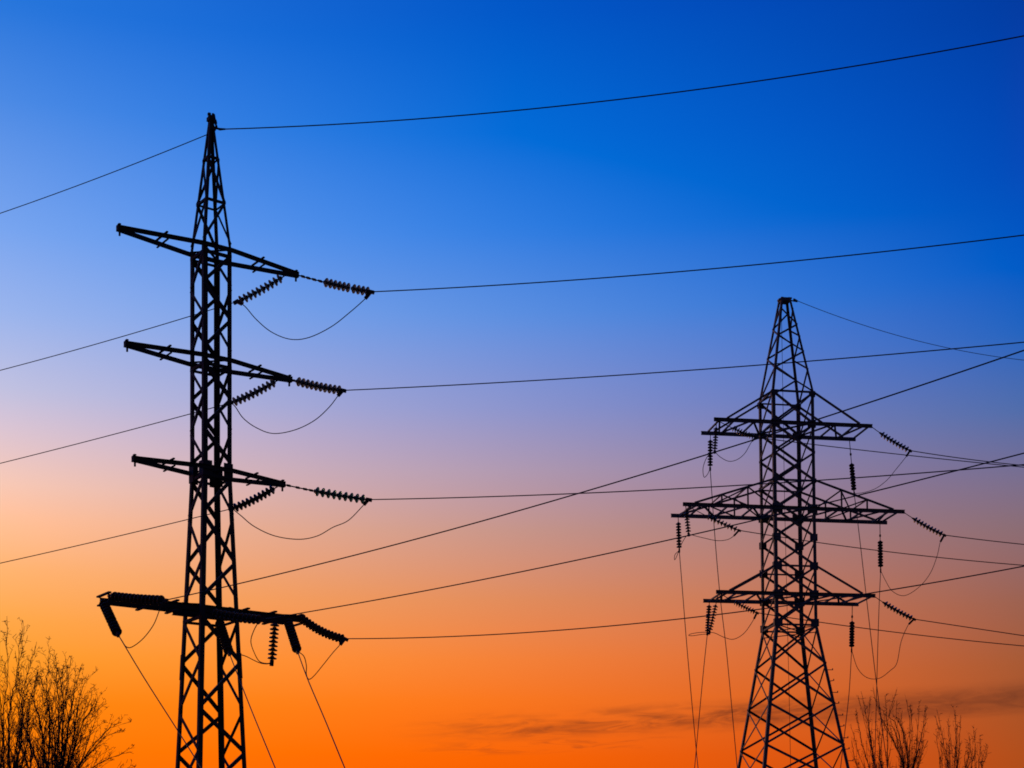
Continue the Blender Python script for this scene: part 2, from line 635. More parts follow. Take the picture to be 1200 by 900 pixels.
RTW = empty('lattice_pylon', (RX, RY, 0), RPH)
tag(RTW, 'broad dark steel lattice pylon with splayed base and three wide trussed crossarms', 'pylon', 'lattice pylons against the dusk sky')
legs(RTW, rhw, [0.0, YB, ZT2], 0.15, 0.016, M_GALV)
BODY = [ZT2, Y1, Y1 - (Y1 - Y2) / 3, YU, Y2, Y2 - (Y2 - Y3) / 3, YK, Y3, YB]
FLARE = [YB, 12.31, 10.46, 8.58, 6.6, 4.5, 2.3, 0.25]
for i in range(4):
    mb = MB()
    nrm = face_normal(i)
    j = (i + 1) % 4
    front = i in (0, 2)
    for k, (a, b) in enumerate(list(zip(BODY[:-1], BODY[1:])) + list(zip(FLARE[:-1], FLARE[1:]))):
        fl = k >= len(BODY) - 1
        s = 0.094 if front else 0.066
        o = 0.012 + 0.002 * (k % 3)
        if front or fl:
            mb.face_angle(corner(i, rhw(a), a), corner(j, rhw(b), b), s, 0.009, nrm, o)
            mb.face_angle(corner(j, rhw(a), a), corner(i, rhw(b), b), s, 0.009, nrm, -o - 0.012)
        elif i == 3:
            mb.face_angle(corner(0, rhw(a), a), corner(3, rhw(b), b), s + 0.012, 0.009, nrm, o)
        else:
            mb.face_angle(corner(1, rhw(a), a), corner(2, rhw(b), b), s, 0.009, nrm, o)
    for z in (ZT2, YU, YK, YB) + ((Y1, Y2, Y3) if not front else ()):
        mb.face_angle(corner(i, rhw(z), z), corner(j, rhw(z), z), 0.08, 0.009, nrm, 0.006)
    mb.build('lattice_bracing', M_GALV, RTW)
mb = MB()
for z in (YB, YB - 0.28):
    mb.bar(corner(0, RW, z), corner(2, RW, z), 0.07, 0.03)
    mb.bar(corner(1, RW, z - 0.04), corner(3, RW, z - 0.04), 0.07, 0.03)
mb.build('waist_bracing', M_GALV, RTW)

# peak
mb = MB()
for i, (sx, sy) in enumerate(CORN):
    mb.angle(corner(i, rhw(ZT2), ZT2), corner(i, rhw(ZA), ZA), 0.105, 0.013, (-sx, 0, 0), (0, -sy, 0))
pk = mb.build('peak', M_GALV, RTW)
PL = [ZT2, ZT2 + 1.12, ZT2 + 1.98, ZT2 + 2.72, ZT2 + 3.3, ZT2 + 4.1]
for i in range(4):
    mb = MB()
    nrm = face_normal(i)
    j = (i + 1) % 4
    par = {0: 1, 1: 1, 2: 1, 3: 0}[i]
    for k in range(len(PL) - 1):
        lo = j if (k + par) % 2 else i
        hi = i if lo == j else j
        mb.face_angle(corner(lo, rhw(PL[k]), PL[k]), corner(hi, rhw(PL[k + 1]), PL[k + 1]), 0.075 if i in (0, 2) else 0.06, 0.008, nrm, 0.010 + 0.003 * (k % 2))
    mb.build('peak_bracing', M_GALV, pk)
mb = MB()
mb.bar((0, 0, ZA - 0.18), (0, 0, ZA - 0.02), 0.48, 0.48, (0, 1, 0))
mb.bar((-0.32, -0.05, ZA - 0.10), (0.30, -0.05, ZA - 0.016), 0.26, 0.07)
mb.bar((0.15, 0.1, ZA + 0.0), (0.68, 0.15, ZA - 0.05), 0.045, 0.045)
mb.build('cap_plate', M_GALV, pk)

# crossarms
B1, B2, B3 = 3.4424 * K, 4.8058 * K, 3.446 * K


def right_arm(z, b, ztie, truss):
    arm = MB()
    for sy in (-1, 1):
        arm.channel((-b, sy * (RW + 0.02), z), (b, sy * (RW + 0.02), z), 0.07, 0.17, 0.011, (0, sy, 0))
    ao = arm.build('crossarm', M_GALV, RTW)
    for sx in (-1, 1):
        for sy in (-1, 1):                                      # tie rods / upper chords
            mb = MB()
            y = sy * (RW + 0.045)
            mb.bar((sx * RW, y, ztie), (sx * (b - (0.62 if not truss else 0.55)), y, z + 0.09), 0.07, 0.085)
            mb.build('upper_chord' if truss else 'tie_rod', M_GALV, ao)
        mb = MB()                                               # struts and diagonals between the two beams
        if truss:
            struts = (2.0, 3.2, 4.42, 4.86)
            diags = ((RW, 1, 2.0, -1), (2.2, -1, 3.2, 1), (3.25, 1, 4.36, -1), (4.45, -1, 4.8, 1))
        else:
            struts = (1.9, 2.85, b - 0.22)
            diags = ((RW, 1, 1.9, -1), (1.95, -1, 2.78, 1), (2.9, 1, b - 0.28, -1))
        for x in struts:
            mb.bar((sx * x, -RW, z - 0.05), (sx * x, RW, z - 0.05), 0.075, 0.06)
        for k, (xa, ya, xb, yb) in enumerate(diags):
            mb.bar((sx * xa, ya * RW, z + 0.03 + 0.012 * k), (sx * xb, yb * RW, z + 0.03 + 0.012 * k), 0.085, 0.06)
        mb.build('arm_bracing', M_GALV, ao)
        if truss:
            mb = MB()
            xe = b - 0.55

            def top(x):
                return ztie + (z + 0.09 - ztie) * (x - RW) / (xe - RW)
            p1, p2 = RW + 0.33 * (xe - RW), RW + 0.66 * (xe - RW)
            for sy in (-1, 1):
                y = sy * (RW + 0.03)
                for x in (p1, p2):
                    mb.bar((sx * x, y, z), (sx * x, y, top(x)), 0.07, 0.05, (0, 1, 0))
                mb.bar((sx * p1, y, top(p1)), (sx * (RW + 0.05), y, z + 0.05), 0.055, 0.055)
                mb.bar((sx * p2, y, top(p2)), (sx * p1, y, z + 0.05), 0.055, 0.055)
            for x in (p1, p2):
                mb.bar((sx * x, -RW, top(x)), (sx * x, RW, top(x)), 0.05, 0.05)
            mb.bar((sx * p1, -RW, top(p1) - 0.03), (sx * p2, RW, top(p2) - 0.03), 0.05, 0.05)
            mb.build('truss_post', M_GALV, ao)
    mb = MB()
    mb.bar((-RW, RW, z + 0.05), (RW, -RW, z + 0.05), 0.09, 0.06)
    mb.build('plan_bracing', M_GALV, ao)
    return ao


right_arm(Y1, B1, ZT2 - 0.05, False)
right_arm(Y2, B2, YU, True)
right_arm(Y3, B3, YK - 0.02, False)

# gusset plates
for z, sc in ((ZT2 - 0.1, 0.32), (Y1, 0.42), (YU, 0.24), (Y2, 0.50), (BODY[5], 0.38), (YK, 0.42), (Y3, 0.46), (YB + 0.1, 0.40)):
    for i in range(4):
        mb = MB()
        for fi in (i, (i - 1) % 4):
            nrm = face_normal(fi)
            along = Vector((-CORN[i][0], 0, 0)) if abs(nrm.y) > 0.5 else Vector((0, -CORN[i][1], 0))
            c = corner(i, RW + 0.012, z) + along * (sc * (0.36 if abs(nrm.y) > 0.5 else 0.25)) + nrm * 0.014
            mb.plate(c, nrm, sc * (0.95 if abs(nrm.y) > .5 else 0.7), sc * 0.85, 0.012)
        mb.build('gusset_plate', M_GALV, RTW)
for k in range(22):
    z = 12.0 - k * 0.52
    if z < 0.9:
        break
    mb = MB()
    c = corner(1, rhw(z), z)
    d = Vector((1, 0, 0)) if k % 2 == 0 else Vector((0.35, -0.9, 0)).normalized()
    mb.bar(c - d * 0.05, c + d * 0.25, 0.03, 0.03)
    mb.bar(c + d * 0.23, c + d * 0.23 + Vector((0, 0, 0.07)), 0.035, 0.035, (0, 1, 0))
    mb.build('step_bolt', M_GALV, RTW)
for i in range(4):
    mb = MB()
    c = corner(i, rhw(0), 0)
    mb.bar(c + Vector((0, 0, -0.3)), c + Vector((0, 0, 0.25)), 0.8, 0.8, (0, 1, 0))
    mb.build('footing', M_CONC, RTW)


def LP(u, v, z):
    return Vector((LX + u * cos(LPH) - v * sin(LPH), LY + u * sin(LPH) + v * cos(LPH), z))


def RP(u, v, z):
    return Vector((RX + u * cos(RPH) - v * sin(RPH), RY + u * sin(RPH) + v * cos(RPH), z))


# ------------------------------------------------------------------ insulator strings
def disc_proto(mat, r=0.127, pitch=0.146):
    q = r / 0.127
    sh = MB()
    sh.lathe([(0.040, 0.038), (0.060 * q, 0.045), (0.098 * q, 0.058), (0.122 * q, 0.078), (0.127 * q, 0.092), (0.122 * q, 0.100),
              (0.108 * q, 0.092), (0.100 * q, 0.104), (0.090 * q, 0.090), (0.078 * q, 0.108), (0.066 * q, 0.092), (0.040, 0.090)], 20)
    s = sh.build('disc', mat, None, True)
    cp = MB()
    cp.lathe([(0.026, 0.0), (0.050, 0.004), (0.054, 0.030), (0.060, 0.046), (0.050, 0.088), (0.040, 0.104), (0.022, 0.114), (0.022, pitch + 0.006)], 12)
    c = cp.build('cap', M_CAP, s, True)
    return s, c


protos = {}


def string(p0, p1, label, f0, f1, nd, mat=M_GLASS, group=None, sag=0.0, rod=0.018, turnbuckles=(), gap=None, cat='insulator', wide=1.0):
    """insulator string from p0 to p1; discs fill the stretch f0..f1, links before, a clamp after"""
    p0, p1 = Vector(p0), Vector(p1)
    L = (p1 - p0).length
    root = empty('insulator_string', p0)
    q = (p1 - p0).to_track_quat('Z', 'Y')
    root.rotation_mode = 'QUATERNION'
    root.rotation_quaternion = q
    tag(root, label, cat, group)
    down = q.inverted() @ Vector((0, 0, -1))
    down.z = 0

    def off(f):
        return down * (sag * 4 * f * (1 - f))
    key = mat.name
    if key not in protos:
        protos[key] = disc_proto(mat)
        first = True
    else:
        first = False
    s0, c0 = protos[key]
    run = (f1 - f0) * L
    pitch = run / nd
    for k in range(nd):
        f = f0 + (f1 - f0) * (k + 0.0) / nd
        z = f * L
        if gap is not None:
            z += (0.03 if k >= gap else -0.015)
        if first and k == 0:
            s, c = s0, c0
        else:
            s, c = s0.copy(), c0.copy()
            C.objects.link(s)
            C.objects.link(c)
            c.parent = s
        s.parent = root
        s.location = Vector((0, 0, z)) + off(f)
        sc = min(1.0, pitch / 0.146 + 0.12)
        s.scale = (wide, wide, pitch / 0.146)
    lk = MB()
    zs = f0 * L
    lk.tube([Vector((0, 0, -0.03)), Vector((0, 0, zs * 0.5)) + off(f0 * .5), Vector((0, 0, zs + 0.01)) + off(f0)], rod, 8)
    for fz in turnbuckles:
        lk.bar(Vector((0, 0, fz * zs - 0.05)) + off(f0 * fz), Vector((0, 0, fz * zs + 0.05)) + off(f0 * fz), 0.085, 0.05, (0, 1, 0))
    lk.build('link', M_CAP, root)
    cl = MB()
    cl.tube([Vector((0, 0, f1 * L - 0.01)) + off(f1), Vector((0, 0, L + 0.04))], 0.028, 8)
    cl.bar(Vector((0, 0, L - 0.06)), Vector((0, 0, L + 0.10)), 0.07, 0.09, (0, 1, 0))
    cl.build('clamp', M_CAP, root)
    return root


GL = 'insulator strings on the left pylon'
GR = 'insulator strings on the right pylon'
t1, t2, t3 = LP(2.59, 0, Z1), LP(2.38, 0, Z2), LP(2.165, 0, Z3)
E = {}
E['L1r'] = at(434.5, 342, 42.0)
E['L1l'] = at(277.5, 353.5, 42.7)
E['L2r'] = at(401.5, 457.5, 42.0)
E['L2l'] = at(270.5, 472, 42.6)
E['L3r'] = at(431.5, 585.5, 41.9)
E['L3l'] = at(272, 596, 42.4)
string(t1, E['L1r'], 'glass insulator string on a chain pointing right off the top leaf-shaped arm', 0.37, 0.965, 10, M_GLASS, GL, 0.03, turnbuckles=(.2, .4, .62, .85), gap=6)
string(at(333, 323.5, 42.3), E['L1l'], 'sloping insulator string running left under the right end of the top leaf-shaped arm', 0.05, 0.95, 10, M_GLASS, GL, 0.04)
string(t2, E['L2r'], 'glass insulator string fixed close to the right tip of the middle leaf-shaped arm', 0.10, 0.965, 10, M_GLASS, GL, 0.03, turnbuckles=(.5,))
string(at(325, 446, 42.2), E['L2l'], 'sloping insulator string running left beneath the right end of the middle leaf-shaped arm', 0.05, 0.95, 10, M_GLASS, GL, 0.04)
string(t3, E['L3r'], 'greenish glass insulator string pointing right off the lowest leaf-shaped arm', 0.36, 0.965, 9, M_GREEN, GL, 0.03, turnbuckles=(.15, .45, .7, .9))
string(at(324, 571, 42.0), E['L3l'], 'sloping insulator string running left beneath the right end of the lowest leaf-shaped arm', 0.05, 0.95, 10, M_BROWN, GL, 0.04)
E['B_r'] = at(404, 748.5, 41.8)
E['B_rd'] = at(348.5, 763, 40.7)
E['B_v'] = at(318.5, 776, 41.55)
E['B_md'] = at(268.5, 765, 39.6)
E['B_m'] = at(307, 726, 39.7)
E['B_l'] = at(193, 703.5, 37.6)
E['B_ld'] = at(138, 743, 37.9)
string(at(351, 723, 42.3), E['B_r'], 'brown insulator string curving down right off the end of the flat lower arm', 0.03, 0.965, 13, M_BROWN, GL, 0.10)
string(at(337, 727, 42.0), E['B_rd'], 'thick insulator string hanging under the right end of the flat lower arm', 0.04, 0.96, 10, M_BROWN, GL)
string(at(322.5, 726, 41.6), E['B_v'], 'upright insulator string of clearly spaced thin discs under the flat lower arm', 0.08, 0.95, 9, M_BROWN, GL)
string(at(256.5, 727, 40.7), E['B_md'], 'insulator string hanging under the flat lower arm inside the slim pylon legs', 0.05, 0.96, 11, M_BROWN, GL)
string(at(247, 718, 40.5), E['B_m'], 'insulator string lying along the flat lower arm across the slim pylon legs', 0.05, 0.965, 11, M_BROWN, GL, 0.03)
string(at(127, 698.5, 38.9), E['B_l'], 'insulator string lying along the left half of the flat lower arm', 0.08, 0.965, 13, M_BROWN, GL, 0.02)
string(at(120.5, 705, 39.2), E['B_ld'], 'fat insulator string hanging from the left tip of the flat lower arm', 0.04, 0.95, 11, M_BROWN, GL, gap=7)

# right tower
tn = -(RW + 0.06)
arms = {1: (Y1, B1), 2: (Y2, B2), 3: (Y3, B3)}
word = {1: 'upper', 2: 'middle wide', 3: 'lower'}
E['R1r'] = at(1066.5, 528, 71.9)
E['R1l'] = at(885.5, 512.5, 70.2)
E['R2r'] = at(1106.5, 627, 72.1)
E['R2l'] = at(866, 621.5, 69.95)
E['R3r'] = at(1071, 725.5, 71.9)
E['R3l'] = at(887, 718, 70.2)
for k, (z, b) in arms.items():
    string(RP(b - 0.1, tn, z), E['R%dr' % k], 'sloping insulator string off the right tip of the %s arm, broad pylon' % word[k], 0.27, 0.955, 9, M_BROWN, GR, 0.07, turnbuckles=(.95,), wide=1.12)
    string(RP(-b + 0.1, tn, z - 0.02), E['R%dl' % k], 'sloping insulator string under the left half of the %s arm, broad pylon' % word[k], 0.42, 0.965, 9, M_BROWN, GR, 0.05, wide=1.12)
tf = RW + 0.06
E['v1n'] = at(837.5, 529, 70.5)
E['v1f'] = at(832.2, 549, 72.4)
E['v2n'] = at(807, 626, 70.2)
E['v2f'] = at(796, 645, 72.1)
E['v3f'] = at(829, 742, 72.3)
string(RP(-B1 + 0.12, tn, Y1 - .06), E['v1n'], 'shorter hanging insulator string under the left end of the broad pylon upper arm', 0.22, 0.94, 8, M_BROWN, GR)
string(RP(-B1 + 0.45, tf, Y1 - .06), E['v1f'], 'lower hanging insulator string with drop wire, left end of broad pylon upper arm', 0.16, 0.93, 9, M_BROWN, GR)
string(RP(-B2 + 0.12, tn, Y2 - .06), E['v2n'], 'shorter slanting hanging insulator string near the left end of the middle wide arm', 0.22, 0.94, 7, M_BROWN, GR)
string(RP(-B2 + 0.35, tf, Y2 - .06), E['v2f'], 'hanging insulator string with a drop wire under the left tip of the middle wide arm', 0.16, 0.93, 9, M_BROWN, GR)
string(RP(-B3 + 0.3, tf, Y3 - .06), E['v3f'], 'farther hanging insulator string with drop wire, left end of broad pylon lower arm', 0.10, 0.95, 10, M_BROWN, GR)
E['v3n'] = at(831.5, 741, 70.5)
string(RP(-B3 + 0.1, tn, Y3 - .06), E['v3n'], 'nearer hanging insulator string on longer link, left end of broad pylon lower arm', 0.30, 0.95, 9, M_BROWN, GR)
E['w1'] = at(1001, 578.5, 72.6)
E['w2'] = at(1032, 668.5, 73.0)
E['w3'] = at(998, 762, 72.6)
string(RP(B1 - 0.3, tf, Y1 - .06), E['w1'], 'hanging insulator string on a rod under the right end of the broad pylon upper arm', 0.44, 0.93, 9, M_BROWN, GR, turnbuckles=(.6,))
string(RP(B2 - 0.35, tf, Y2 - .06), E['w2'], 'hanging insulator string on a rod below the right end of the middle wide arm', 0.37, 0.92, 9, M_BROWN, GR, turnbuckles=(.7,))
string(RP(B3 - 0.3, tf, Y3 - .06), E['w3'], 'hanging insulator string on a rod under the right end of the broad pylon lower arm', 0.36, 0.92, 9, M_BROWN, GR, turnbuckles=(.7,))


# ------------------------------------------------------------------ wires
def wire(p0, p1, mid, label, r, far=1.5, group='overhead power lines', n=40, cat='power line', extra=None):
    """a sagging wire from p0 through the point seen at mid, on past p1 to far times the span"""
    p0, p1 = Vector(p0), Vector(p1)
    mpx, mpy = mid
    best = None
    for k in range(1, 400):
        t = k / 400
        p = p0.lerp(p1, t)
        q = p - Vector((0, 0, CAMZ))
        px = 600 + F * q.dot(RT) / q.dot(fw)
        d = abs(px - mpx)
        if best is None or d < best[0]:
            best = (d, t, p)
    t, p = best[1], best[2]
    zm = at(mpx, mpy, p.y).z
    c = (zm - (p0.z + (p1.z - p0.z) * t)) / (t * (1 - t))      # z = lerp + c t(1-t)
    pts = []
    for k in range(n + 1):
        s = far * k / n
        q = p0 + (p1 - p0) * s
        q.z += c * s * (1 - s)
        pts.append(q)
    mb = MB()
    mb.tube(pts, r, 7)
    if extra:
        extra(mb)
    return tag(mb.build('power_line', M_WIRE, None, True), label, cat, group)


GW = 'overhead power lines'
# left pylon, to the right
wire(at(257, 151.5, 40.9), at(1200, 42, 36.0), (700, 119.5), 'topmost wire of all, climbing right from the spike of the slim pylon', 0.0155)
wire(E['L1r'], at(1200, 275.5, 37.6), (800, 318), 'wire running right from the top leaf-shaped arm across the clear blue sky', 0.0155)
wire(E['L2r'], at(1200, 401, 37.4), (800, 434.5), 'wire running right from the middle leaf-shaped arm across the peak of the broad pylon', 0.0145)
wire(E['L3r'], at(1200, 544.5, 37.2), (790, 573), 'nearly level wire running right from the greenish string of the lowest leaf-shaped arm', 0.0145)
# left pylon, to the left
wire(LP(-0.05, -0.02, ZT - 0.45), at(0, 250, 46.0), (120, 206.5), 'wire falling left from the spike of the slim pylon to the frame edge', 0.0125, 2.2)
wire(E['L1l'], at(0, 434, 46.8), (110, 404), 'wire falling left from the string under the top leaf-shaped arm', 0.0128, 2.2)
wire(E['L2l'], at(0, 543, 46.8), (110, 515), 'wire falling left from the string under the middle leaf-shaped arm', 0.0128, 2.2)
wire(E['L3l'], at(0, 660, 46.8), (110, 635), 'lowest wire falling left, from the string under the lowest leaf-shaped arm', 0.0128, 2.2)
# flat lower arm, three wires towards the right
wire(E['B_l'], at(1200, 410.5, 27.0), (740, 559.5), 'steepest wire, climbing right from the left half of the flat lower arm', 0.0135, 1.25)
wire(E['B_m'], at(1200, 531, 30.0), (790, 631.5), 'wire climbing right from the middle of the flat lower arm', 0.0135, 1.25)
wire(E['B_r'], at(1200, 663.5, 33.0), (800, 725), 'wire running right from the curved string at the end of the flat lower arm', 0.0135, 1.25)
# right pylon, away to the right
wire(at(934, 352.4, 72.38), at(1200, 422, 77), (1070, 398), 'faint thin wire falling right from the top of the broad pylon', 0.014, 1.8)
wire(E['R1r'], at(1200, 545.5, 72.8), (1130, 537.5), 'thin wire leaving right from the right tip string of the upper arm', 0.021, 1.8)
wire(E['R1l'], at(1200, 547.5, 70.4), (1050, 532), 'thin wire from the left sloping string of the upper arm across the broad pylon', 0.020, 1.8)
wire(E['R2r'], at(1200, 638, 72.8), (1150, 632.5), 'thin wire leaving right from the right tip string of the middle wide arm', 0.021, 1.8)
wire(E['R2l'], at(1200, 662.5, 70.4), (1020, 644), 'thin wire from the left sloping string of the middle wide arm across its pylon', 0.020, 1.8)
wire(E['R3r'], at(1200, 745, 72.8), (1140, 736), 'thin wire leaving right from the right tip string of the lower arm', 0.021, 1.8)
wire(E['R3l'], at(1200, 757, 70.4), (1050, 741), 'lowest thin wire on the right, from the left sloping string of the lower arm', 0.020, 1.8)


# earth-wire link on the slim pylon's spike
mb = MB()
ch = [LP(0.08, -0.04, ZT + 0.09), at(251.5, 139, 40.95), at(253, 146, 40.93), at(254.5, 150.5, 40.92), at(258, 151.5, 40.9), at(264, 151.3, 40.85)]
mb.tube(ch, [.02, .03, .028, .03, .035, .022], 6)
mb.bar(at(252, 141, 40.95), at(252.8, 144.5, 40.94), 0.08, 0.06, (0, 1, 0))
mb.bar(at(253, 149, 40.93), at(250.5, 152.5, 40.93), 0.07, 0.06, (0, 1, 0))
tag(mb.build('wire_clamp', M_CAP), 'small dark shackle chain holding the topmost wire at the slim pylon spike', 'clamp')
mb = MB()
mb.tube([RP(0.66, 0.14, ZA - 0.05), at(930.5, 350.8, 72.25), at(934.5, 352.6, 72.4)], [.03, .05, .03], 6)
tag(mb.build('wire_clamp', M_CAP), 'small dark clamp beside the flat cap of the broad pylon', 'clamp')


def smooth_path(pts, k=8):
    out = []
    P = [pts[0] * 2 - pts[1]] + list(pts) + [pts[-1] * 2 - pts[-2]]
    for i in range(1, len(P) - 2):
        a, b, c, d = P[i - 1], P[i], P[i + 1], P[i + 2]
        for s in range(k):
            t = s / k
            out.append(0.5 * ((2 * b) + (c - a) * t + (2 * a - 5 * b + 4 * c - d) * t * t + (3 * b - a - 3 * c + d) * t ** 3))
    out.append(pts[-1])
    return out


def jumper(a, pix, b, label, r, group, ends=(0, 0)):
    """slack cable from a to b through the places seen at pix; depth runs evenly between the ends"""
    a, b = Vector(a), Vector(b)
    n = len(pix) + 1
    pts = [a] + [at(x, y, a.y + (b.y - a.y) * (i + 1) / n) for i, (x, y) in enumerate(pix)] + [b]
    P = smooth_path(pts)
    mb = MB()
    mb.tube(P, r, 6)
    o = tag(mb.build('jumper_cable', M_WIRE, None, True), label, 'jumper cable', group)
    for e, side in zip(ends, (0, 1)):
        if e:
            cb = MB()
            q = P if side == 0 else P[::-1]
            acc, kk = 0, 0
            while acc < e and kk < len(q) - 2:
                acc += (q[kk + 1] - q[kk]).length
                kk += 1
            cb.bar(q[0], q[kk], 0.085, 0.075, (0, 1, 0.1))
            cb.build('lug', M_CAP, o)
    return o


GJ = 'slack jumper cables on the left pylon'
jumper(E['L1r'], [(428, 350), (410, 366), (388, 383), (362, 395.5), (340, 397.5), (318, 389), (300, 374), (287, 359)], E['L1l'], 'slack jumper cable looping below the right end of the top leaf-shaped arm', 0.0135, GJ, (.22, .16))
jumper(E['L2r'], [(396, 464), (385, 478), (368, 493), (345, 504), (320, 508), (300, 501), (285, 490), (276, 477)], E['L2l'], 'slack jumper cable looping below the right end of the middle leaf-shaped arm', 0.0135, GJ, (.18, 0))
jumper(E['L3r'], [(425, 593), (408, 610), (390, 618), (372, 628), (350, 632), (322, 628), (298, 617), (282, 604)], E['L3l'], 'slack jumper cable looping below the right end of the lowest leaf-shaped arm', 0.0135, GJ, (.18, 0))
jumper(E['B_l'], [(187, 715), (180, 732), (168, 748), (155, 758), (148, 758), (143, 751)], E['B_ld'], 'slack jumper cable looping below the left half of the flat lower arm', 0.0125, GJ)
jumper(E['B_m'], [(303, 729), (297, 740), (294, 752), (298, 765), (304, 775), (313, 777.5)], E['B_v'], 'curved jumper cable bowing left, down to the foot of the upright string', 0.0125, GJ)
jumper(E['B_md'], [(277, 766), (288, 769), (297, 773.5), (305, 777), (312, 778)], E['B_v'] + Vector((0, 0, -0.03)), 'short jumper cable from inside the slim pylon legs to the upright string', 0.0125, GJ)
jumper(E['B_r'], [(399, 755), (390, 765), (378, 780), (368, 792), (362, 796), (359, 790), (359, 780), (356, 769)], E['B_rd'], 'sharp V-shaped jumper cable below the right end of the flat lower arm', 0.0125, GJ, (.2, 0))
GK = 'slack jumper cables on the right pylon'
jumper(E['R1r'], [(1062, 535), (1050, 550), (1040, 562), (1027, 572), (1013, 577)], E['w1'], 'slack jumper cable under the right end of the broad pylon upper arm', 0.015, GK, (.3, 0))
jumper(E['R2r'], [(1102, 635), (1098, 652), (1090, 672), (1077, 688), (1060, 698), (1046, 693), (1038, 681)], E['w2'], 'deep slack jumper cable under the right end of the middle wide arm', 0.015, GK, (.3, 0))
jumper(E['R3r'], [(1064, 733), (1056, 752), (1051, 777), (1043, 786), (1030, 795), (1016, 794), (1005, 783)], E['w3'], 'deep kinked jumper cable under the right end of the broad pylon lower arm', 0.015, GK, (.3, 0))
jumper(E['R1l'], [(880, 519), (873, 531), (864, 538.5), (854, 540.5), (844, 535.5)], E['v1n'], 'slack jumper cable under the left half of the upper arm of the broad pylon', 0.015, GK, (.2, 0))
jumper(E['R2l'], [(860, 628), (852, 632.5), (840, 633.5), (825, 630.5)], E['v2n'], 'shallow jumper cable under the left half of the middle wide arm', 0.015, GK, (.3, 0))
jumper(E['R3l'], [(882, 728), (872, 742), (860, 749), (849, 747), (838, 742)], E['v3n'], 'slack jumper cable under the left half of the lower arm of the broad pylon', 0.015, GK, (.3, 0))
jumper(E['v1n'], [(829, 535), (824, 548), (825, 559), (829, 556)], E['v1f'], 'tiny jumper loop between two hanging strings at the upper arm left end', 0.015, GK)
jumper(E['v2n'], [(803, 630), (798, 639), (793, 652), (790.5, 656), (791, 650)], E['v2f'], 'tiny jumper loop between two hanging strings at the middle wide arm left end', 0.015, GK)
jumper(E['v3n'], [(822, 741), (811, 742.5), (807, 744.5), (812, 745), (822, 743.5)], E['v3f'] + Vector((0, 0, -.04)), 'tiny jumper loop sticking out left at the lower arm hanging strings', 0.015, GK)


# ------------------------------------------------------------------ drop wires running down to the ground
def dropper(p0, pix, Y1_, label, r, group):
    p0 = Vector(p0)
    n = len(pix)
    pts = [p0] + [at(x, y, p0.y + (Y1_ - p0.y) * (i + 1) / n) for i, (x, y) in enumerate(pix)]
    d = pts[-1] - pts[-2]
    s = (pts[-1].z - 0.0) / -d.z
    pts.append(pts[-1] + d * s)
    P = smooth_path(pts, 6)
    mb = MB()
    mb.tube(P, r, 6)
    return tag(mb.build('drop_wire', M_WIRE, None, True), label, 'drop wire', group)


GD = 'drop wires under the left pylon'
dropper(E['B_ld'], [(168, 793), (205, 851), (236, 900)], 33, 'drop wire slanting down behind slim pylon legs from the flat arm left tip', 0.013, GD)
dropper(E['B_md'], [(282, 800), (297, 838), (322.5, 900)], 33, 'drop wire slanting down right from inside the slim pylon legs', 0.013, GD)
dropper(E['B_rd'], [(361, 797), (381, 844), (404, 900)], 34, 'drop wire slanting down from the right end of the flat lower arm', 0.014, GD)
GE = 'drop wires under the right pylon'
dropper(E['v1f'], [(838, 632), (844, 700), (852, 770), (864, 900)], 69, 'drop wire from the upper arm left end, nearest the broad pylon on its left', 0.018, GE)
dropper(E['v2f'], [(800, 695), (806, 770), (816, 880), (818, 900)], 69, 'drop wire from the left tip of the middle wide arm of the broad pylon', 0.018, GE)
dropper(E['v3f'], [(824, 790), (818, 855), (814, 900)], 69, 'drop wire from the left tip of the lower arm crossing its neighbour low down', 0.018, GE)
dropper(E['w1'], [(1008, 636), (1017, 715), (1027, 800), (1040, 900)], 69, 'long drop wire from the upper arm right end down toward the bare tree', 0.018, GE)
dropper(E['w2'], [(1030, 715), (1027.5, 800), (1025, 900)], 69, 'upright drop wire from the middle wide arm right end down toward the bare tree', 0.018, GE)
dropper(E['w3'], [(995, 812), (989.5, 862), (985, 900)], 69, 'drop wire from the lower arm right end falling beside the splayed pylon leg', 0.018, GE)
mb = MB()
mb.tube([RP(-0.15, 0, ZA - 0.18), RP(-0.12, 0.05, 20), RP(-0.05, 0, 10), RP(0, 0, 0.0)], 0.011, 6)
tag(mb.build('earth_wire', M_WIRE), 'very thin plumb earth wire hanging down the middle of the broad pylon', 'earth wire')


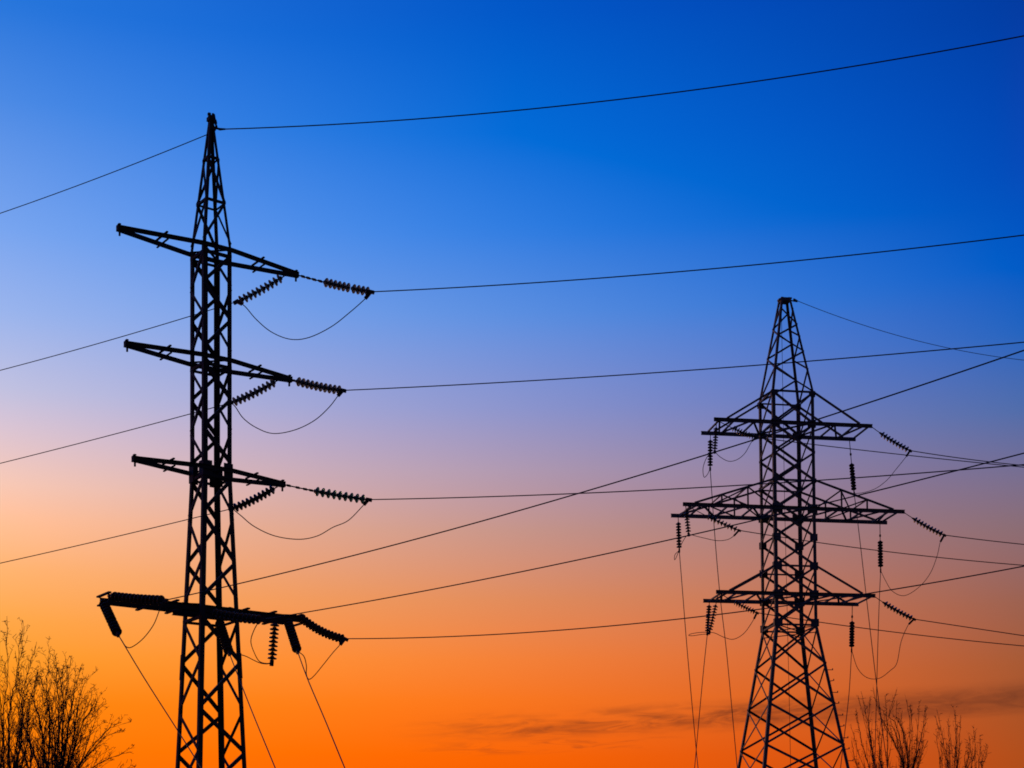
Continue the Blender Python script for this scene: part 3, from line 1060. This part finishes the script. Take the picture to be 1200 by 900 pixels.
# ------------------------------------------------------------------ bare trees
def tree(name_label, Y, base_px, stems, seed, rad, twig_len, dens, spread=0.55, group='bare winter trees', fork=None, ang=1.0, lift=0.10, wob=0.10, spur=0.0, thick=1.0, deep=.75, extra=0.0):
    rnd = random.Random(seed)
    base = at(base_px, 900, Y)
    base.z = 0
    root = empty('bare_tree', base)
    tag(root, name_label, 'tree', group)
    tops = []
    # common trunk
    fork_z = fork if fork else 2.2
    trunk = MB()
    tp = []
    for k in range(6):
        t = k / 5
        tp.append(Vector((rnd.uniform(-.04, .04) * t, rnd.uniform(-.04, .04) * t, -0.1 + (fork_z + 0.1) * t)))
    trunk.tube(tp, [rad * (2.6 - 0.9 * k / 5) for k in range(6)], 9)
    tro = trunk.build('trunk', M_BARK, root, True)
    start = tp[-1]

    def twig(mb, p, d, ln, r, lev):
        nseg = max(3, int(ln / 0.16))
        pts = [p]
        rr = [r]
        dd = d.copy()
        kids = []
        for k in range(nseg):
            dd = (dd + Vector((rnd.gauss(0, wob), rnd.gauss(0, wob), lift + rnd.gauss(0, wob * .7)))).normalized()
            p = p + dd * (ln / nseg)
            pts.append(p)
            rr.append(r * (1 - 0.86 * (k + 1) / nseg))
            if lev > 0 and k > 0 and rnd.random() < (0.8 if lev > 1 else 0.65):
                kids.append((p.copy(), dd.copy(), k / nseg))
        mb.tube(pts, rr, 4 if lev > 0 else 3)
        if spur:                                            # short knobby side shoots
            for k in range(1, len(pts)):
                for _ in range(2):
                    if rnd.random() < spur:
                        q = pts[k - 1].lerp(pts[k], rnd.random())
                        e = Vector((rnd.gauss(0, 1), rnd.gauss(0, 1), rnd.gauss(.5, .6))).normalized() * rnd.uniform(.03, .11) * Y / 34
                        mb.tube([q, q + e], [0.006 * Y / 34, 0.0035 * Y / 34], 3)
        for q, d2, f in kids:
            s = Vector((rnd.gauss(0, 1), rnd.gauss(0, 1), rnd.gauss(0, .4))).normalized()
            nd = (d2 + s * rnd.uniform(.45, .95) * ang).normalized()
            twig(mb, q, nd, ln * rnd.uniform(.28, .55) * (1.15 - 0.5 * f), max(r * 0.62, 0.0048 * thick * Y / 34), lev - 1)

    more = []
    for path in stems:                                          # a finer shoot beside most of the main ones
        if rnd.random() < extra:
            ox, lo = rnd.uniform(-7, 7), rnd.uniform(4, 22)
            k = len(path) - 1
            more.append([(x + ox * i / k, y + lo * i / k) for i, (x, y) in enumerate(path)])
    for si, path in enumerate(list(stems) + more):
        n = len(path)
        dy0, dy1 = 0, rnd.uniform(-1, 1) * spread * 2.2
        wp = [start + Vector((0, 0, -0.15))]
        for i, (x, y) in enumerate(path):
            f = (i + 1) / n
            wp.append(at(x, y, Y + dy1 * f) - base)
        P = smooth_path(wp, 7)
        # a little crookedness
        P = [p + Vector((rnd.gauss(0, .012), rnd.gauss(0, .02), rnd.gauss(0, .008))) if 0 < i < len(P) - 1 else p for i, p in enumerate(P)]
        mb = MB()
        m_ = len(P)
        r0 = rad * rnd.uniform(.62, 1.0) * (1.0 if si < len(stems) else 0.6)
        R = [max(0.004 * Y / 34, r0 * (1 - 0.93 * (i / (m_ - 1)) ** 0.8)) for i in range(m_)]
        mb.tube(P, R, 6)
        bo = mb.build('branch', M_BARK, root, True)
        tw = MB()
        acc = 0
        for i in range(1, m_ - 1):
            if P[i].z < fork_z + 0.6 or i > 0.93 * m_:
                continue
            seg = (P[i + 1] - P[i]).length
            acc += seg * dens
            while acc > 1:
                acc -= 1
                d = (P[i + 1] - P[i]).normalized()
                s = Vector((rnd.gauss(0, 1), rnd.gauss(0, .8), rnd.gauss(0, .3))).normalized()
                nd = (d + s * rnd.uniform(.4, .9) * ang).normalized()
                f = i / (m_ - 1)
                ln = twig_len * rnd.uniform(.35, 1.0) * (1.12 - 0.85 * f)
                twig(tw, P[i].lerp(P[i + 1], rnd.random()), nd, ln, max(R[i] * 0.6, 0.0078 * (1.1 - 0.6 * f) * thick * Y / 34), 2 if rnd.random() < deep else 1)
        if tw.v:
            tw.build('twigs', M_TWIG, bo)
    return root


tree('bare tree cut by the left frame edge with two tall leading shoots', 33, 8,
     [[(5, 930), (4, 838), (9, 790), (8, 722)], [(13, 930), (10, 840), (19, 795), (27, 727)], [(9, 940), (-12, 850), (-30, 760)],
      [(0, 940), (2, 850), (-6, 780), (-2, 745)], [(14, 930), (26, 860), (27, 815), (43, 752)], [(12, 945), (30, 880), (34, 828), (46, 790)],
      [(16, 945), (36, 895), (32, 850), (38, 815)], [(10, 945), (18, 880), (24, 835), (22, 790)]],
     3, 0.040, 0.85, 10.0, fork=3.0, ang=0.80, spur=0.12, thick=1.05, lift=0.06, wob=0.055, extra=0.7)
tree('bushy bare tree with a fan of upswept branches left of the slim pylon', 35, 62,
     [[(56, 930), (58, 850), (54, 800), (60, 757)], [(66, 930), (69, 835), (66, 798), (66, 766)], [(68, 930), (74, 840), (72, 800), (77, 772)],
      [(58, 935), (48, 850), (40, 820), (44, 784)], [(68, 930), (82, 840), (88, 808), (95, 782)], [(72, 930), (88, 850), (95, 812), (104, 790)],
      [(72, 935), (94, 855), (108, 830), (119, 810)], [(75, 940), (102, 884), (124, 858), (142, 846)], [(76, 950), (108, 902), (132, 888), (153, 881)],
      [(62, 935), (62, 860), (76, 820), (84, 768)], [(55, 940), (36, 870), (24, 835), (34, 798)], [(74, 945), (98, 884), (108, 856), (115, 832)],
      [(60, 940), (50, 880), (56, 835), (52, 796)], [(52, 945), (30, 890), (20, 860), (26, 825)], [(64, 940), (64, 870), (60, 830), (74, 785)],
      [(70, 945), (86, 880), (92, 850), (108, 815)], [(78, 960), (116, 918), (138, 906), (160, 897)]],
     11, 0.036, 0.90, 9.5, fork=3.0, ang=0.80, spur=0.12, thick=1.05, lift=0.06, wob=0.055, extra=0.7)
tree('larger brown bare tree right of the splayed pylon base with many upright branches', 88, 1045,
     [[(1040, 960), (1022, 910), (1010, 870), (1003, 830)], [(1040, 960), (1026, 900), (1019, 856), (1009, 810)], [(1040, 960), (1026, 900), (1018, 850), (1020, 818)],
      [(1046, 960), (1058, 900), (1044, 862), (1030, 835), (1023, 806)], [(1046, 960), (1058, 900), (1050, 850), (1042, 838), (1051, 808)],
      [(1048, 960), (1063, 900), (1058, 858), (1051, 842), (1051, 822)], [(1048, 960), (1064, 900), (1066, 850), (1062, 820)],
      [(1050, 960), (1070, 900), (1075, 865), (1077, 827)], [(1050, 960), (1070, 900), (1080, 862), (1085, 826)], [(1052, 960), (1074, 905), (1080, 886), (1087, 868)],
      [(1044, 960), (1040, 900), (1040, 850), (1037, 815)], [(1044, 960), (1034, 905), (1030, 870), (1033, 840)], [(1040, 965), (1014, 920), (1002, 890), (998, 868)]],
     21, 0.070, 1.70, 4.6, fork=5.5, spread=1.0, ang=0.42, lift=0.13, wob=0.04, spur=0.05, thick=0.52, deep=.22, extra=0.8)
tree('slim brown bare tree with four upright shoots between two other bare trees', 90, 1115,
     [[(1115, 960), (1112, 900), (1105, 868), (1098, 832)], [(1115, 960), (1113, 900), (1112, 865), (1111, 842)], [(1116, 960), (1119, 900), (1120, 865), (1119, 832)],
      [(1116, 960), (1122, 900), (1124, 870), (1126, 838)], [(1113, 960), (1103, 905), (1100, 880), (1097, 862)], [(1117, 960), (1130, 905), (1137, 880), (1136, 862)]],
     31, 0.066, 1.5, 4.6, fork=5.5, spread=1.0, ang=0.42, lift=0.13, wob=0.04, spur=0.05, thick=0.52, deep=.22, extra=0.8)
tree('smallest brown bare tree, farthest right, only its thin tips showing', 92, 1142,
     [[(1142, 960), (1138, 905), (1143, 880), (1141, 856)], [(1143, 960), (1150, 905), (1154, 890), (1158, 874)], [(1141, 960), (1132, 915), (1134, 890), (1135, 872)],
      [(1143, 960), (1146, 910), (1148, 885), (1149, 865)]],
     41, 0.056, 1.40, 4.6, fork=5.5, spread=1.0, ang=0.42, lift=0.13, wob=0.04, spur=0.05, thick=0.52, deep=.22, extra=0.8)
